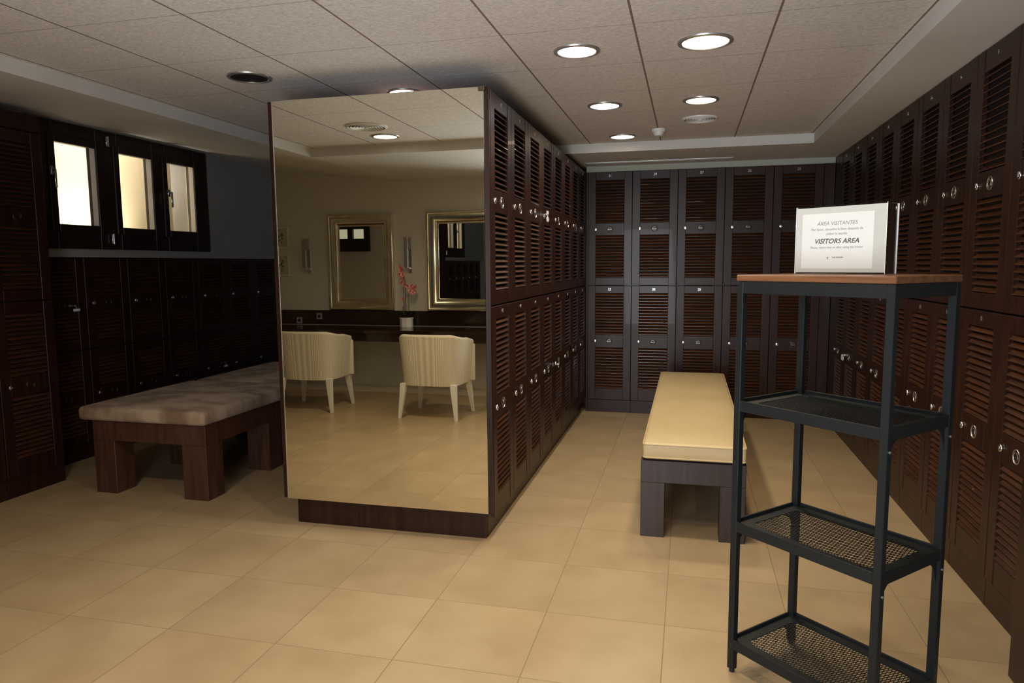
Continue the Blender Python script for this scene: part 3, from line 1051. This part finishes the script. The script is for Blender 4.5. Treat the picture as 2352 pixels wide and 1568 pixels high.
def smooth_path(p, n=5):
    out = []
    p = [Vector(q) for q in p]
    for i in range(len(p) - 1):
        a, bb, c, d = p[max(i - 1, 0)], p[i], p[i + 1], p[min(i + 2, len(p) - 1)]
        for k in range(n):
            u = k / n
            out.append(.5 * ((2 * bb) + (c - a) * u + (2 * a - 5 * bb + 4 * c - d) * u * u + (3 * bb - a - 3 * c + d) * u ** 3))
    out.append(p[-1])
    return out
MB().tube(smooth_path(s1), .0035, 8, .0015).obj('stem', STEMG, t, smooth=True)
MB().tube(smooth_path(s2), .0035, 8, .0015).obj('stem', STEMG, t, smooth=True)
MB().tube([(-.02, .01, .10), (-.022, .01, .42)], .0025, 8).obj('support_cane', STEMG, t)
def flower_mesh():
    b = MB()
    for k in range(5):
        a = PI / 2 + k * 2 * PI / 5
        tb = bmesh.new()
        bmesh.ops.create_uvsphere(tb, u_segments=10, v_segments=6, radius=1)
        wd = .013 if k in (1, 4) else .009
        mt = Matrix.Rotation(a, 4, 'Y') @ Matrix.Translation((.016, .002, 0)) @ Matrix.Rotation(.35, 4, 'Z') @ Matrix.Diagonal((.015, .0016, wd, 1))
        b._merge(tb, mt)
    me = b.mesh('flower', True)
    me.materials.append(PINK)
    return me
FM = flower_mesh()
tb = MB()
tb2 = bmesh.new(); bmesh.ops.create_uvsphere(tb2, u_segments=8, v_segments=6, radius=.0055); tb._merge(tb2)
FC = simple(tb, 'flower_centre', REDC, True)
fl = [(-.045, .63), (-.015, .605), (-.05, .56), (-.01, .555), (-.03, .585), (.0, .52), (-.03, .475), (.005, .455), (.02, .43), (.05, .43), (.085, .43),
      (.11, .405), (.125, .425), (.10, .37), (.075, .385), (-.01, .30), (-.015, .20)]
random.seed(3)
for x, z in fl:
    o = link('flower', FM, t, (x, .045 + random.uniform(-.02, .02), z))
    o.rotation_euler = (random.uniform(-.4, .4), random.uniform(0, 2), random.uniform(-.7, .7))
    c = link('flower_centre', FC, o, (0, .004, 0))
for a, L in ((.5, .11), (2.6, .14), (1.4, .10), (3.6, .10), (-.5, .12)):
    dx, dy = math.cos(a), math.sin(a) * .5
    bm = bmesh.new()
    rows = []
    for i in range(9):
        u = i / 8
        wd = .022 * math.sin(PI * min(1, .12 + u * .88)) + .001
        cx_, cy_, cz_ = dx * L * u, dy * L * u, .10 + .07 * math.sin(u * 2.2) * (1 if L < .13 else .6) - (.05 * u * u if L > .13 else 0)
        px, py = -dy, dx
        rows.append([bm.verts.new((cx_ + px * wd * s, cy_ + py * wd * s, cz_ - (0.004 if s == 0 else 0))) for s in (-1, 0, 1)])
    for r0, r1 in zip(rows[:-1], rows[1:]):
        for k in range(2):
            bm.faces.new((r0[k], r0[k + 1], r1[k + 1], r1[k]))
    bmesh.ops.solidify(bm, geom=bm.faces[:], thickness=.002)
    mb = MB(); mb._merge(bm)
    mb.obj('leaf', GREEN, t, smooth=True)

# tub chairs
def plan(u, s):
    """half-superellipse plan of the tub: u from 0..1 goes left arm front -> back -> right arm front; s = scale"""
    a = PI * (1 + .0) * u
    straight = .16
    L = .285 * s
    pts = []
    tot = 2 * straight + PI * L * .9
    d = u * tot
    if d < straight:
        return (-L, -.02 - straight + d)
    if d > tot - straight:
        return (L, -.02 - (d - (tot - straight)))
    a = (d - straight) / (tot - 2 * straight) * PI
    n = .5
    c, sn = math.cos(a), math.sin(a)
    return (-L * math.copysign(abs(c) ** n, c), -.02 + .27 * s * abs(sn) ** n)

def make_chair(label, x, y, rz):
    t = thing('tub_chair', label, 'chair', (x, y, 0), rz)
    bm = bmesh.new()
    uvl = bm.loops.layers.uv.new('UVMap')
    NU, NV = 56, 8
    outer, inner = [], []
    for j in range(NV + 1):
        v = j / NV
        ro, ri = [], []
        for i in range(NU + 1):
            u = i / NU
            e = abs(u - .5) * 2
            top = .757 - .075 * max(0, (e - .30) / .70) ** 1.2
            z = .31 + (top - .31) * v
            s = .955 + .125 * v ** .9
            px, py = plan(u, s)
            ro.append(bm.verts.new((px, py, z)))
            k = 1 - .050 / .285
            ri.append(bm.verts.new((px * k, -.02 + (py + .02) * k if py > -.02 else py, z)))
        outer.append(ro); inner.append(ri)
    def quad(a, b_, c, d, us, vs):
        f = bm.faces.new((a, b_, c, d))
        for lp, (uu, vv) in zip(f.loops, ((us[0], vs[0]), (us[1], vs[0]), (us[1], vs[1]), (us[0], vs[1]))):
            lp[uvl].uv = (uu, vv)
    for j in range(NV):
        for i in range(NU):
            us, vs = (i / NU, (i + 1) / NU), (j / NV * .5, (j + 1) / NV * .5)
            quad(outer[j][i], outer[j][i + 1], outer[j + 1][i + 1], outer[j + 1][i], us, vs)
            quad(inner[j][i + 1], inner[j][i], inner[j + 1][i], inner[j + 1][i + 1], us[::-1], vs)
    for i in range(NU):
        us = (i / NU, (i + 1) / NU)
        quad(outer[NV][i], outer[NV][i + 1], inner[NV][i + 1], inner[NV][i], us, (.5, .5))
        quad(outer[0][i + 1], outer[0][i], inner[0][i], inner[0][i + 1], us, (0, 0))
    for i in (0, NU):
        for j in range(NV):
            quad(outer[j][i], outer[j + 1][i], inner[j + 1][i], inner[j][i], (0, 0), (0, 0))
    bmesh.ops.recalc_face_normals(bm, faces=bm.faces)
    me = bpy.data.meshes.new('backrest')
    bm.to_mesh(me); bm.free()
    for p in me.polygons:
        p.use_smooth = True
    me.set_sharp_from_angle(angle=math.radians(50))
    me.materials.append(RIB)
    link('backrest', me, t)
    # piping along the top edge and down the arm fronts
    b = MB()
    pts = []
    for i in range(NU + 1):
        u = i / NU
        e = abs(u - .5) * 2
        top = .757 - .075 * max(0, (e - .30) / .70) ** 1.2
        px, py = plan(u, 1.08)
        pts.append((px * .93, -.02 + (py + .02) * .93 if py > -.02 else py, top))
    b.tube(pts, .020, 10)
    b.obj('top_roll', CREAMFAB, t, smooth=True)
    b = MB()
    for sx in (-1, 1):
        b.box(sx * .285 - .030, sx * .285 + .030, -.205, -.165, .31, .66, .012, None, 3)
    b.obj('arm_front', CREAMFAB, t, smooth=50)
    MB().box(-.225, .225, -.20, .20, .315, .335, .006).obj('seat_base', CREAMFAB, t)
    c = cushion_mesh(.42, .42, .10, .025, .01)
    c.obj('seat_cushion', CREAMFAB, t, smooth=50, loc=(0, -.0, .335))
    for lx, ly in ((-.275, .235), (.275, .235), (-.275, -.235), (.275, -.235)):
        bm = bmesh.new()
        ks = [(lx * .88, ly * .86, .325, .027), (lx * .90, ly * .89, .25, .024), (lx, ly, 0, .0125)]
        rings = [[bm.verts.new((cx_ + sx * r_, cy_ + sy * r_, z_)) for sx, sy in ((-1, -1), (1, -1), (1, 1), (-1, 1))] for cx_, cy_, z_, r_ in ks]
        for a, c_ in zip(rings[:-1], rings[1:]):
            for k in range(4):
                bm.faces.new((a[k], a[(k + 1) % 4], c_[(k + 1) % 4], c_[k]))
        bm.faces.new(rings[0]); bm.faces.new(rings[-1])
        bmesh.ops.recalc_face_normals(bm, faces=bm.faces)
        bmesh.ops.bevel(bm, geom=bm.edges[:], offset=.002, segments=1, affect='EDGES')
        mb = MB(); mb._merge(bm)
        mb.obj('leg', LEGWHITE, t)
make_chair('cream ribbed tub chair at the vanity, left one seen in the big mirror', -3.56, .385, -.03)
make_chair('cream ribbed tub chair at the vanity, right one seen in the big mirror', -2.265, .475, .03)
